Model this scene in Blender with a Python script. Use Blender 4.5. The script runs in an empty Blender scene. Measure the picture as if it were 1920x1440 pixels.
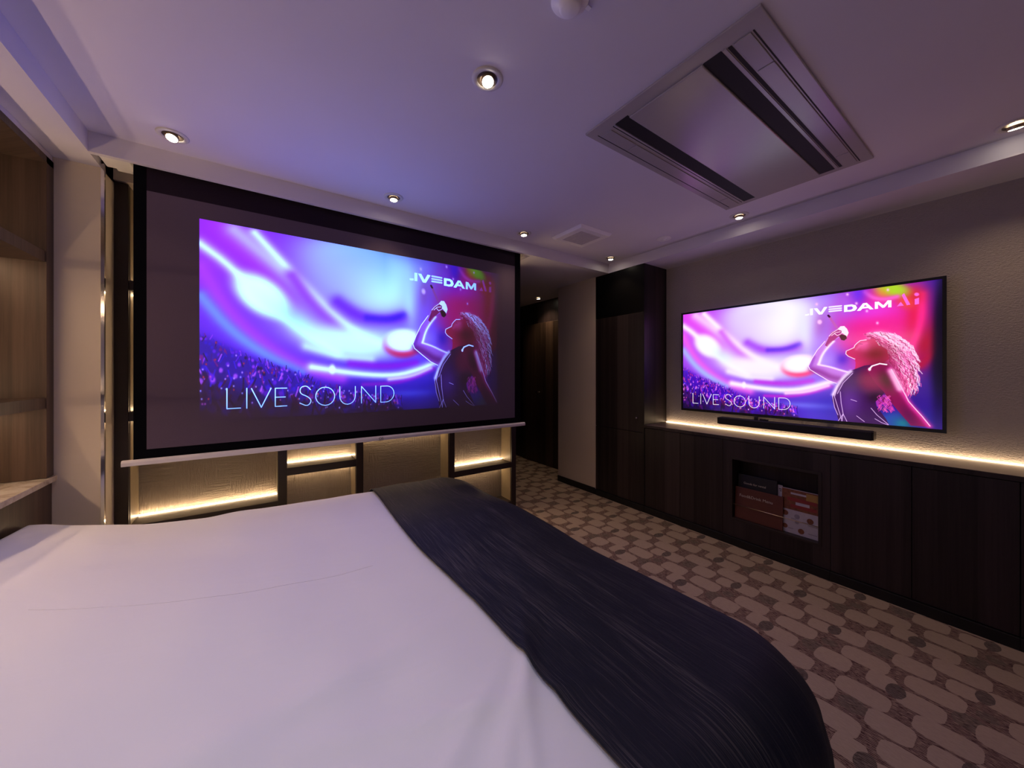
import bpy, bmesh, math, random
import numpy as np
from mathutils import Vector, Matrix, noise

# ---------------------------------------------------------------- camera, world, exposure
SC = bpy.context.scene
COL = SC.collection
CAM_H = 1.37
cd = bpy.data.cameras.new('camera'); cam = bpy.data.objects.new('camera', cd); COL.objects.link(cam)
cd.sensor_width = 36.0; cd.sensor_fit = 'HORIZONTAL'
cd.lens = 672/1920*36.0
cd.shift_y = -21/1920
cd.clip_start = .02
cam.location = (0, 0, CAM_H)
cam.rotation_euler = (math.pi/2, 0, -math.atan2(463, 672))
SC.camera = cam
SC.view_settings.view_transform = 'Standard'
SC.view_settings.look = 'None'
SC.view_settings.exposure = 0.0
SC.view_settings.gamma = 1.0
SC.view_settings.use_curve_mapping = False
wd = bpy.data.worlds.new('world'); SC.world = wd; wd.use_nodes = True
wd.node_tree.nodes['Background'].inputs[0].default_value = (.05, .035, .05, 1)
wd.node_tree.nodes['Background'].inputs[1].default_value = .0

WARM = (1.0, .70, .45)
SPOT_W = 9.0          # each ceiling downlight
SCREEN_E = 1.2       # projected picture
TV_E = 1.15

# ---------------------------------------------------------------- dimensions
ZC = 2.55; ZS = 2.45            # main ceiling, lower soffit
XW = 3.45; XC = 3.07            # picture wall, cabinet front
YB = 2.607                      # ceiling step in front of the projection screen
YS = 2.66                       # projection screen
YL = 2.97; YLB = 3.17           # lattice front, its back wall
XL = -.87; XP = -.71
YN = -1.2                       # wall behind the camera

# ---------------------------------------------------------------- materials
def srgb(r, g=None, b=None):
    if g is None: r, g, b = r
    f = lambda c: (c/255/12.92 if c/255 <= .04045 else ((c/255+.055)/1.055)**2.4)
    return (f(r), f(g), f(b), 1)

class NT:
    def __init__(s, m):
        m.use_nodes = True; s.t = m.node_tree; s.N = s.t.nodes; s.b = s.N['Principled BSDF']
    def n(s, typ, **kw):
        o = s.N.new(typ)
        for k, v in kw.items():
            if k.startswith('i_'):
                key = k[2:]; key = int(key) if key.isdigit() else key.replace('_', ' ')
                if hasattr(v, 'is_output') or isinstance(v, bpy.types.NodeSocket): s.t.links.new(v, o.inputs[key])
                else: o.inputs[key].default_value = v
            else: setattr(o, k, v)
        return o
    def l(s, a, b): s.t.links.new(a, b)
    def math(s, op, a, b=None, clamp=False):
        o = s.N.new('ShaderNodeMath'); o.operation = op; o.use_clamp = clamp
        for i, v in enumerate((a, b)):
            if v is None: continue
            if isinstance(v, bpy.types.NodeSocket): s.l(v, o.inputs[i])
            else: o.inputs[i].default_value = v
        return o.outputs[0]
    def mix(s, f, a, b, bt='MIX'):
        o = s.N.new('ShaderNodeMix'); o.data_type = 'RGBA'; o.blend_type = bt
        for k, v in ((0, f), (6, a), (7, b)):
            if isinstance(v, bpy.types.NodeSocket): s.l(v, o.inputs[k])
            else: o.inputs[k].default_value = v
        return o.outputs[2]
    def ramp(s, f, stops):
        o = s.N.new('ShaderNodeValToRGB'); s.l(f, o.inputs[0]); e = o.color_ramp.elements
        while len(e) < len(stops): e.new(.5)
        for q, (p, c) in zip(e, stops): q.position = p; q.color = c
        return o.outputs[0]
    def pos(s, scale=(1, 1, 1)):
        g = s.N.new('ShaderNodeNewGeometry'); m = s.N.new('ShaderNodeMapping'); m.inputs['Scale'].default_value = scale
        s.l(g.outputs['Position'], m.inputs[0]); return m.outputs[0]
    def bump(s, h, strength=.3, dist=.01):
        o = s.N.new('ShaderNodeBump'); o.inputs['Strength'].default_value = strength; o.inputs['Distance'].default_value = dist
        s.l(h, o.inputs['Height']); s.l(o.outputs[0], s.b.inputs['Normal'])

def mat(name, col, rough=.6, metal=0.0, spec=.5, coat=0.0):
    m = bpy.data.materials.new(name); t = NT(m)
    t.b.inputs['Base Color'].default_value = col; t.b.inputs['Roughness'].default_value = rough
    t.b.inputs['Metallic'].default_value = metal; t.b.inputs['Specular IOR Level'].default_value = spec
    t.b.inputs['Coat Weight'].default_value = coat
    return m, t
def plain(name, col, rough=.6, metal=0.0, spec=.5, var=.06, scale=30):
    """even colour with a faint procedural mottling"""
    m, t = mat(name, col, rough, metal, spec)
    n = t.n('ShaderNodeTexNoise', i_Vector=t.pos(), i_Scale=float(scale), i_Detail=3.0)
    c2 = tuple(min(1, c*(1+var*2)) for c in col[:3])+(1,); c1 = tuple(c*(1-var*2) for c in col[:3])+(1,)
    t.l(t.mix(n.outputs['Fac'], c1, c2), t.b.inputs['Base Color'])
    return m
def emit(name, col, e):
    m, t = mat(name, (0.02, 0.02, 0.02, 1), .5)
    t.b.inputs['Emission Color'].default_value = col if len(col) == 4 else tuple(col)+(1,)
    t.b.inputs['Emission Strength'].default_value = e
    return m
def wood(name, dark, light, rough=.42, plank=.11, horiz='xy'):
    """veneer in upright boards of varying tone with straight grain"""
    m, t = mat(name, dark, rough, 0, .4)
    p = t.pos(); sep = t.n('ShaderNodeSeparateXYZ', i_0=p)
    h = t.math('ADD', sep.outputs[0], sep.outputs[1])
    k = t.math('FLOOR', t.math('DIVIDE', t.math('ADD', h, 3.07), plank))
    wn = t.n('ShaderNodeTexWhiteNoise', noise_dimensions='1D'); t.l(k, wn.inputs['W'])
    wide = t.n('ShaderNodeTexNoise', noise_dimensions='1D', i_Scale=14.0, i_Detail=3.0); t.l(h, wide.inputs['W'])
    comb = t.n('ShaderNodeCombineXYZ'); t.l(t.math('MULTIPLY', h, 95.0), comb.inputs[0]); t.l(t.math('MULTIPLY', sep.outputs[2], 2.2), comb.inputs[1]); t.l(t.math('MULTIPLY', k, 7.3), comb.inputs[2])
    g = t.n('ShaderNodeTexNoise', i_Vector=comb.outputs[0], i_Scale=1.0, i_Detail=5.0, i_Roughness=.65)
    f = t.math('ADD', t.math('MULTIPLY', wn.outputs['Value'], .38), t.math('ADD', t.math('MULTIPLY', wide.outputs['Fac'], .45), t.math('MULTIPLY', g.outputs['Fac'], .5)))
    f = t.math('MULTIPLY', t.math('SUBTRACT', f, .35), 1.7, True)
    t.l(t.mix(f, dark, light), t.b.inputs['Base Color'])
    t.bump(g.outputs['Fac'], .12, .002)
    return m
def plaster(name, col, kind='fine', rough=.85):
    m, t = mat(name, col, rough, 0, .25)
    p = t.pos()
    if kind == 'fine':
        n = t.n('ShaderNodeTexNoise', i_Vector=p, i_Scale=90.0, i_Detail=6.0, i_Roughness=.7)
        v = t.n('ShaderNodeTexNoise', i_Vector=t.pos((60, 60, 140)), i_Scale=1.0, i_Detail=3.0)
        t.bump(t.math('ADD', n.outputs['Fac'], v.outputs['Fac']), .9, .012)
    elif kind == 'crinkle':     # crossed ridges of a heavily textured wallpaper
        n1 = t.n('ShaderNodeTexNoise', i_Vector=t.pos((12, 12, 95)), i_Scale=1.0, i_Detail=5.0, i_Roughness=.7, i_Distortion=.6)
        n2 = t.n('ShaderNodeTexNoise', i_Vector=t.pos((95, 95, 10)), i_Scale=1.0, i_Detail=5.0, i_Roughness=.7, i_Distortion=.6)
        k = t.n('ShaderNodeTexNoise', i_Vector=p, i_Scale=5.5, i_Detail=1.0)
        kk = t.math('MULTIPLY', t.math('SUBTRACT', k.outputs['Fac'], .45), 9.0, True)
        mx = t.n('ShaderNodeMix'); t.l(kk, mx.inputs[0]); t.l(n1.outputs['Fac'], mx.inputs[2]); t.l(n2.outputs['Fac'], mx.inputs[3])
        t.bump(mx.outputs[0], 1.0, .035)
    else:
        n = t.n('ShaderNodeTexNoise', i_Vector=p, i_Scale=180.0, i_Detail=2.0)
        t.bump(n.outputs['Fac'], .06, .002)
    v = t.n('ShaderNodeTexNoise', i_Vector=p, i_Scale=1.7, i_Detail=2.0)
    a = tuple(c*.94 for c in col[:3])+(1,); b = tuple(min(1, c*1.05) for c in col[:3])+(1,)
    t.l(t.mix(v.outputs['Fac'], a, b), t.b.inputs['Base Color'])
    return m

M = {}
M['ceiling'] = plaster('ceiling paper', (.71, .68, .77, 1), 'flat')
M['wall'] = plaster('wall plaster', (.56, .50, .45, 1), 'fine')
M['pilaster'] = plaster('pilaster paper', (.68, .59, .50, 1), 'flat')
M['crinkle'] = plaster('crinkled wall panel', (.50, .42, .35, 1), 'crinkle')
M['walnut'] = wood('dark walnut veneer', (.007, .0045, .005, 1), (.050, .034, .034, 1), .40, .137)
M['walnut2'] = wood('brown walnut veneer', (.016, .009, .006, 1), (.125, .078, .054, 1), .45, .16)
M['black'] = plain('matt black laminate', (.006, .006, .007, 1), .5)
M['post'] = plain('black brown post', (.024, .015, .014, 1), .45)
M['niche_black'] = plain('niche lining', (.02, .015, .016, 1), .5)
M['sheet'] = None
M['lining'] = plain('satin champagne lining', (.30, .235, .155, 1), .4)
M['closet_black'] = plain('deep black laminate', (.002, .002, .0025, 1), .35, spec=.2)
M['worktop'] = plain('glow-lit satin worktop', (.17, .13, .10, 1), .3)
M['white_plastic'] = plain('white plastic', (.86, .84, .86, 1), .35, var=.01)
M['ac_plastic'] = plain('glossy off white plastic', (.42, .39, .40, 1), .22, spec=.6, var=.01)
M['grille'] = plain('grille mesh grey', (.55, .52, .56, 1), .6)
M['gap'] = plain('dark gap', (.004, .004, .004, 1), .7)
M['ring'] = plain('white lamp ring', (.66, .64, .62, 1), .4, var=.01)
M['brass'] = plain('warm satin reflector', (.55, .42, .24, 1), .3, .8)
M['chrome'] = mat('polished chrome', (.72, .70, .70, 1), .12, 1.0)[0]
M['alu'] = plain('white painted aluminium', (.72, .68, .70, 1), .35, var=.02)
M['border'] = plain('black masking cloth', (.003, .003, .005, 1), .9, spec=.05)
M['tvblack'] = plain('glossy black bezel', (.004, .004, .005, 1), .25)
M['barblack'] = plain('black speaker cloth', (.008, .008, .009, 1), .7)
M['disc'] = emit('lamp face', (1, .86, .66), 30.0)
M['led'] = emit('warm led', (1, .70, .40), 34.0)
M['led_wall'] = emit('worktop led', (1, .70, .42), 11.0)
M['led_shelf'] = emit('shelf led', (1, .68, .42), 47.0)
M['led_up'] = emit('shelf up light', (1, .68, .42), 45.0)
M['ink'] = plain('dark print', (.02, .02, .02, 1), .6)
M['wire'] = plain('brushed brass rod', (.75, .6, .42, 1), .3, .9)

def marble():
    m, t = mat('cream marble', (.5, .42, .34, 1), .25, 0, .5)
    n = t.n('ShaderNodeTexNoise', i_Vector=t.pos(), i_Scale=9.0, i_Detail=8.0, i_Roughness=.65, i_Distortion=1.5)
    t.l(t.ramp(n.outputs['Fac'], [(.3, (.30, .23, .18, 1)), (.5, (.52, .44, .36, 1)), (.7, (.62, .55, .47, 1))]), t.b.inputs['Base Color'])
    return m
M['marble'] = marble()

def carpet():
    """0.5 m carpet tiles: cream pebbles, dark stippled joints, dark round spots"""
    m, t = mat('pebble carpet', (.3, .25, .2, 1), .95, 0, .1)
    t.b.inputs['Sheen Weight'].default_value = .15
    g = t.N.new('ShaderNodeNewGeometry')
    wob = t.n('ShaderNodeTexNoise', i_Vector=g.outputs['Position'], i_Scale=60.0, i_Detail=2.0)
    vs = t.n('ShaderNodeVectorMath', operation='SUBTRACT'); t.l(wob.outputs['Color'], vs.inputs[0]); vs.inputs[1].default_value = (.5, .5, .5)
    vm = t.n('ShaderNodeVectorMath', operation='SCALE'); t.l(vs.outputs[0], vm.inputs[0]); vm.inputs['Scale'].default_value = .006
    va = t.n('ShaderNodeVectorMath', operation='ADD'); t.l(g.outputs['Position'], va.inputs[0]); t.l(vm.outputs[0], va.inputs[1])
    P = va.outputs[0]
    X0, Y0, PX, PY = 2.235, .345, .5, .485
    def cell(cx, cy, hx, hy, pw=2):
        w = t.n('ShaderNodeVectorMath', operation='SUBTRACT'); t.l(P, w.inputs[0]); w.inputs[1].default_value = (X0+cx, Y0+cy, 0)
        q = t.n('ShaderNodeVectorMath', operation='WRAP'); t.l(w.outputs[0], q.inputs[0]); q.inputs[1].default_value = (PX/2, PY/2, 5); q.inputs[2].default_value = (-PX/2, -PY/2, -5)
        d = t.n('ShaderNodeVectorMath', operation='MULTIPLY'); t.l(q.outputs[0], d.inputs[0]); d.inputs[1].default_value = (1/hx, 1/hy, 0)
        s = t.n('ShaderNodeVectorMath', operation='MULTIPLY'); t.l(d.outputs[0], s.inputs[0]); t.l(d.outputs[0], s.inputs[1])
        if pw == 2:
            s2 = t.n('ShaderNodeVectorMath', operation='MULTIPLY'); t.l(s.outputs[0], s2.inputs[0]); t.l(s.outputs[0], s2.inputs[1]); s = s2
        o = t.n('ShaderNodeVectorMath', operation='DOT_PRODUCT'); t.l(s.outputs[0], o.inputs[0]); o.inputs[1].default_value = (1, 1, 0)
        return o.outputs['Value']
    def union(cs):
        r = None
        for c in cs:
            v = cell(*c); r = v if r is None else t.math('MINIMUM', r, v)
        return t.math('LESS_THAN', r, 1.0)
    peb = union([(.37, .068, .060, .084), (.484, .400, .058, .068), (.254, .453, .062, .067), (.37, .322, .060, .086), (.243, .310, .052, .046),
                 (.122, .377, .059, .086), (.022, .036, .058, .046), (.128, .109, .060, .082), (.266, .193, .063, .062), (.006, .198, .063, .064)])
    spots = union([(0, -.012, .052, .030, 1), (.262, .252, .048, .026, 1)])
    grey = union([(.034, .28, .05, .045, 1), (.262, .075, .05, .045, 1), (.128, .24, .03, .03, 1)])
    sep = t.n('ShaderNodeSeparateXYZ', i_0=g.outputs['Position'])
    st = t.math('SINE', t.math('MULTIPLY', sep.outputs[0], 2*math.pi/.0085))
    nz = t.n('ShaderNodeTexNoise', i_Vector=t.pos((170, 45, 1)), i_Scale=1.0, i_Detail=2.0)
    stip = t.math('GREATER_THAN', t.math('ADD', t.math('MULTIPLY', st, .12), nz.outputs['Fac']), .5)
    beige = t.mix(nz.outputs['Fac'], (.40, .305, .22, 1), (.54, .425, .31, 1))
    gap = t.mix(stip, (.11, .055, .045, 1), (.34, .245, .18, 1))
    gr = t.mix(stip, (.12, .085, .06, 1), (.26, .20, .15, 1))
    sp = t.mix(stip, (.09, .065, .05, 1), (.21, .165, .13, 1))
    c = t.mix(grey, gap, gr); c = t.mix(peb, c, beige); c = t.mix(spots, c, sp)
    t.l(c, t.b.inputs['Base Color'])
    t.bump(nz.outputs['Fac'], .4, .004)
    return m
M['carpet'] = carpet()

def cloth(name, col, col2=None, line=0, rough=.9, sheen=.2):
    m, t = mat(name, col, rough, 0, .25 if line else .2)
    t.b.inputs['Sheen Weight'].default_value = sheen
    if line:   # long slubby threads that run with the runner
        uvn = t.n('ShaderNodeUVMap'); uvn.uv_map = 'UVMap'
        def mp(sc):
            m_ = t.n('ShaderNodeMapping', i_0=uvn.outputs[0]); m_.inputs['Scale'].default_value = sc; return m_.outputs[0]
        n = t.n('ShaderNodeTexNoise', i_Vector=mp((420, 4, 1)), i_Scale=1.0, i_Detail=3.0, i_Roughness=.6)
        n2 = t.n('ShaderNodeTexNoise', i_Vector=mp((14, 1.2, 1)), i_Scale=1.0, i_Detail=2.0)
        n3 = t.n('ShaderNodeTexNoise', i_Vector=mp((160, 9, 1)), i_Scale=1.0, i_Detail=2.0)
        f = t.math('MULTIPLY', t.math('SUBTRACT', t.math('ADD', t.math('MULTIPLY', n.outputs['Fac'], .55), t.math('ADD', t.math('MULTIPLY', n2.outputs['Fac'], .25), t.math('MULTIPLY', n3.outputs['Fac'], .2))), .515), 6.5, True)
        t.l(t.mix(f, col, col2), t.b.inputs['Base Color'])
        t.bump(t.math('ADD', n.outputs['Fac'], n3.outputs['Fac']), .5, .004)
    else:
        n = t.n('ShaderNodeTexNoise', i_Vector=t.pos(), i_Scale=700.0, i_Detail=2.0)
        w = t.n('ShaderNodeTexNoise', i_Vector=t.pos((1.2, 3.5, 1)), i_Scale=1.6, i_Detail=3.0, i_Roughness=.5, i_Distortion=.8)
        t.bump(t.math('ADD', t.math('MULTIPLY', n.outputs['Fac'], .02), w.outputs['Fac']), .22, .05)
    return m
M['duvet'] = cloth('white cotton', (.84, .82, .84, 1))
M['runner'] = cloth('charcoal slub weave', (.004, .005, .014, 1), (.095, .080, .084, 1), 1, .6, .02)
M['mattress'] = plain('mattress ticking', (.6, .58, .55, 1), .9)
M['menu_red'] = plain('rust brown leatherette', (.13, .035, .02, 1), .55)
M['menu_black'] = plain('black leatherette', (.008, .009, .014, 1), .5)
M['paper'] = plain('white card', (.55, .52, .58, 1), .5)
M['gold'] = plain('pale print', (.62, .55, .45, 1), .5)
M['red'] = plain('red print', (.30, .03, .03, 1), .5)
M['food'] = plain('food photo print', (.22, .07, .03, 1), .5, var=.3, scale=60)
M['yellow'] = plain('yellow print', (.45, .26, .06, 1), .5)
M['greyprint'] = plain('grey print', (.35, .32, .38, 1), .5)

# ---------------------------------------------------------------- mesh helpers
def box(bm, x0, x1, y0, y1, z0, z1):
    vs = [bm.verts.new(p) for p in ((x0, y0, z0), (x1, y0, z0), (x1, y1, z0), (x0, y1, z0), (x0, y0, z1), (x1, y0, z1), (x1, y1, z1), (x0, y1, z1))]
    for f in ((0, 3, 2, 1), (4, 5, 6, 7), (0, 1, 5, 4), (1, 2, 6, 5), (2, 3, 7, 6), (3, 0, 4, 7)): bm.faces.new([vs[i] for i in f])
def lathe(bm, prof, cx, cy, seg=40, cap=False, M4=None):
    rings = []
    for r, z in prof:
        ring = []
        for k in range(seg):
            a = 2*math.pi*k/seg; v = Vector((r*math.cos(a), r*math.sin(a), z))
            if M4: v = M4 @ v
            ring.append(bm.verts.new((cx+v.x, cy+v.y, v.z)))
        rings.append(ring)
    for a, b in zip(rings, rings[1:]):
        for k in range(seg): bm.faces.new((a[k], a[(k+1) % seg], b[(k+1) % seg], b[k]))
    if cap: bm.faces.new(rings[-1])
    return rings
def tube(bm, pts, r, seg=8):
    prev = None
    for i, p in enumerate(pts):
        p = Vector(p); d = (Vector(pts[min(i+1, len(pts)-1)])-Vector(pts[max(i-1, 0)])).normalized()
        u = d.cross(Vector((0, 0, 1)));  u = u.normalized() if u.length > .01 else Vector((1, 0, 0)); w = d.cross(u)
        ring = [bm.verts.new(p+u*r*math.cos(2*math.pi*k/seg)+w*r*math.sin(2*math.pi*k/seg)) for k in range(seg)]
        if prev:
            for k in range(seg): bm.faces.new((prev[k], prev[(k+1) % seg], ring[(k+1) % seg], ring[k]))
        else: bm.faces.new(ring[::-1])
        prev = ring
    bm.faces.new(prev)
def extrude_poly(bm, pts, vec):
    vec = Vector(vec); a = [bm.verts.new(p) for p in pts]; b = [bm.verts.new(Vector(p)+vec) for p in pts]
    bm.faces.new(a); bm.faces.new(b[::-1]); n = len(pts)
    for k in range(n): bm.faces.new((a[k], b[k], b[(k+1) % n], a[(k+1) % n]))
def obj(name, bm, material, parent=None, bevel=0, smooth=False):
    me = bpy.data.meshes.new(name)
    if isinstance(bm, bmesh.types.BMesh):
        bmesh.ops.recalc_face_normals(bm, faces=bm.faces); bm.to_mesh(me); bm.free()
    o = bpy.data.objects.new(name, me); COL.objects.link(o)
    if material: me.materials.append(material)
    if parent is not None:
        o.parent = parent; l = parent.location
        par = parent
        off = Vector((0, 0, 0))
        while par is not None: off += par.location; par = par.parent
        for v in me.vertices: v.co -= off
    if smooth:
        for p in me.polygons: p.use_smooth = True
    if bevel:
        b = o.modifiers.new('bevel', 'BEVEL'); b.width = bevel; b.segments = 2; b.limit_method = 'ANGLE'
    return o
def bx(name, dims, material, parent=None, bevel=0):
    bm = bmesh.new()
    for d in (dims if isinstance(dims[0], (tuple, list)) else [dims]): box(bm, *d)
    return obj(name, bm, material, parent, bevel)
def tag(o, label=None, cat=None, group=None, kind=None):
    if label: o['label'] = label
    if cat: o['category'] = cat
    if group: o['group'] = group
    if kind: o['kind'] = kind
    return o
def thing(name, label, cat, loc, group=None):
    o = bpy.data.objects.new(name, None); COL.objects.link(o); o.location = loc; o.empty_display_size = .05
    return tag(o, label, cat, group)
def struct(name, dims, material, bevel=0):
    return tag(bx(name, dims, material, None, bevel), kind='structure')
def letters(name, text, size, origin, right, up, material, parent, depth=.0015, font=None, spacing=1, width=None):
    """raised lettering as a real mesh, from Blender's built-in outline font"""
    cu = bpy.data.curves.new(name, 'FONT'); cu.body = text; cu.size = size; cu.extrude = depth; cu.space_character = spacing
    cu.resolution_u = 3
    t = bpy.data.objects.new(name+'_tmp', cu); COL.objects.link(t)
    dg = bpy.context.evaluated_depsgraph_get(); me = bpy.data.meshes.new_from_object(t.evaluated_get(dg))
    bpy.data.objects.remove(t); bpy.data.curves.remove(cu)
    me.name = name
    r = Vector(right).normalized(); u = Vector(up).normalized(); n = r.cross(u)
    xs = [v.co.x for v in me.vertices]; w = max(xs)-min(xs); k = width/w if width else 1
    off = Vector((0, 0, 0)); par = parent
    while par is not None: off += par.location; par = par.parent
    for v in me.vertices: v.co = Vector(origin)+r*(v.co.x-min(xs))*k+u*v.co.y*k+n*v.co.z-off
    o = bpy.data.objects.new(name, me); COL.objects.link(o); me.materials.clear(); me.materials.append(material); o.parent = parent
    return o

# ---------------------------------------------------------------- the setting
struct('floor', (-1.6, 4.2, YN-.1, 5.6, -.1, 0), M['carpet'])
# ceiling: main field with its step down along three sides
struct('ceiling', (XL-.5, XC, YN-.1, YB+.5, ZC, ZC+.12), M['ceiling'])
struct('trim_1', (XC, XW+.1, YN-.1, 3.55, ZS, ZC+.12), M['ceiling'])                      # dropped band above the cabinets
struct('trim_2', (XP, 2.02, YB, YB+.028, ZS, ZC), M['ceiling'])                           # fascia in front of the projection screen
struct('trim_3', (2.02, XC, YB, 3.55, ZS, ZC), M['ceiling'])                              # corridor soffit
struct('trim_4', (XL-.5, XP, YN-.1, YB+.4, ZS, ZC), M['ceiling'])                         # beam over the shelves
struct('trim_5', (2.02, 4.1, 3.55, 5.5, ZS, ZC+.12), M['ceiling'])
struct('trim_6', (XP, 2.10, YL-.01, YL+.3, 2.47, ZC), M['pilaster'])                      # header above the lattice
struct('wall_right', (XW, XW+.1, YN-.1, 2.79, 0, ZS), M['wall'])
struct('wall_corridor', (XC, XW+.1, 2.795, 3.42, 0, ZS), M['pilaster'])
struct('wall_corridor_far', (XW, XW+.12, 3.42, 5.5, 0, ZS), M['walnut'])
struct('wall_back', (1.9, 4.0, 5.4, 5.5, 0, ZS), M['black'])
struct('wall_screen', (XP-.12, 2.10, YLB, YLB+.1, 0, ZC), M['crinkle'])
struct('wall_screen_end', (2.10, 2.16, YLB-.02, 5.4, 0, ZS), M['black'])
struct('wall_left', (XL-.5, XL-.42, YN-.1, 3.2, 0, ZS), M['wall'])
struct('wall_pilaster', (XL-.42, XP, 2.78, YLB+.1, 0, ZS+.1), M['pilaster'])
struct('wall_camera', (XL-.5, XW, YN-.1, YN, 0, ZC), M['wall'])
struct('baseboard_corridor', (XC-.012, XC, 2.80, 3.42, 0, .072), M['black'], .002)
struct('trim_7', (XP, XP+.013, 2.772, 2.79, .0, ZS+.02), M['chrome'])                     # polished corner strip on the pilaster

# door in the corridor, with its handle
d1 = thing('door_1', 'dark wooden door at the end of the corridor', 'door', (XW-.03, 4.2, 0)); d1['kind'] = 'structure'
bx('door_leaf', (XW-.035, XW-.002, 3.75, 4.65, .0, 2.12), M['walnut2'], d1, .003)
bm = bmesh.new(); tube(bm, [(XW-.035, 4.27, 1.08), (XW-.075, 4.27, 1.08), (XW-.085, 4.26, 1.08), (XW-.085, 4.16, 1.08)], .008)
h = obj('door_handle', bm, M['chrome'], d1, smooth=True); h['label'] = 'small chrome lever handle'

# ---------------------------------------------------------------- lattice partition with lit bays
LX = [(XP, -.651), (.0735, .1265), (.582, .634), (1.363, 1.416), (2.043, 2.096)]
lat = thing('lattice_shelving', 'dark brown open shelving frame with lit bays behind the bed', 'shelving', (.7, YL+.1, 0))
bm = bmesh.new()
for i, (a, b) in enumerate(LX):
    bx('post', (a, b, YL, YLB-.012, 0, 2.46), M['post'], lat, .002)
SH = {0: [.426, 1.088, 1.853], 1: [.645, 1.40, 2.10], 2: [.865, 1.75], 3: [.418, 1.25, 1.95]}
BT = .054
for i in range(4):
    x0, x1 = LX[i][1], LX[i+1][0]
    for z in SH[i]:
        bx('shelf_bar', (x0, x1, YL+.001, YLB-.012, z, z+BT), M['post'], lat, .002)
    bx('side_lining', [(x0-.0005, x0+.003, YL+.02, YLB-.012, .02, 2.45), (x1-.003, x1+.0005, YL+.02, YLB-.012, .02, 2.45)], M['lining'], lat)
    bx('bottom_rail', (x0, x1, YL+.001, YLB-.012, .02, .08), M['post'], lat, .002)
    for z in SH[i]:
        s = bx('led_strip', (x0+.004, x1-.004, YLB-.022, YLB-.010, z+BT, z+BT+.005), M['led'], lat)
        s2 = bx('led_strip', (x0+.004, x1-.004, YLB-.022, YLB-.010, z-.005, z), M['led'], lat)
        for o_ in (s, s2): o_['label'] = 'glowing warm strip light'

# ---------------------------------------------------------------- projection screen
scr = thing('projection_screen', 'large pull-down projection screen showing a concert picture in front of the lattice', 'projection screen', (.68, YS, ZC))
bx('casing', (-.70, 2.0, YS-.02, YS+.10, 2.485, 2.549), M['white_plastic'], scr, .006)
bm = bmesh.new()
box(bm, -.69, -.58, YS+.0, YS+.12, 2.462, 2.485); box(bm, -.66, -.60, YS+.12, YS+.17, 2.47, 2.55)
br = obj('mounting_bracket', bm, M['white_plastic'], scr, .003)
bx('mounting_bracket', [(1.965, 2.005, YS+.02, YS+.09, 2.445, 2.486), (1.97, 1.99, YS+.0, YS+.02, 2.44, 2.47)], M['alu'], scr, .003)
XA, XB = -.566, 1.925
bx('fabric', (XA, XB, YS, YS+.0012, .915, 2.487), M['border'], scr)
def screen_sheet():
    m, t = mat('grey projection sheet', (.26, .20, .22, 1), .85, 0, .15)
    n = t.n('ShaderNodeTexNoise', i_Vector=t.pos(), i_Scale=400.0)
    t.l(t.mix(n.outputs['Fac'], (.105, .075, .115, 1), (.13, .095, .14, 1)), t.b.inputs['Base Color'])
    return m
M['sheet'] = screen_sheet()
sh_ = bx('viewing_surface', (-.516, 1.862, YS-.0015, YS-.0004, .965, 2.47), M['sheet'], scr); sh_['label'] = 'grey viewing surface'
def leader():
    m, t = mat('top leader cloth', (.02, .013, .022, 1), .9, 0, .1)
    n = t.n('ShaderNodeTexNoise', i_Vector=t.pos(), i_Scale=300.0)
    t.l(t.mix(n.outputs['Fac'], (.018, .011, .02, 1), (.024, .016, .026, 1)), t.b.inputs['Base Color']); return m
ml_ = bx('top_mask', (-.516, 1.862, YS-.0019, YS-.0016, 2.335, 2.47), leader(), scr); ml_['label'] = 'dark masking band along the top'
# bottom bar
bm = bmesh.new()
prof = [(-.016, .886), (.014, .886), (.018, .900), (.012, .915), (-.010, .917), (-.018, .905)]
extrude_poly(bm, [(-.608, YS+y, z) for y, z in prof], (2.578, 0, 0))
bar = obj('bottom_bar', bm, M['alu'], scr, .002); bar['label'] = 'white weighted bar along the bottom edge'
letters('bar_logo', 'OS', .026, (.668, YS-.0185, .891), (1, 0, 0), (0, 0, 1), M['ink'], bar, .0008)

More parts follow.
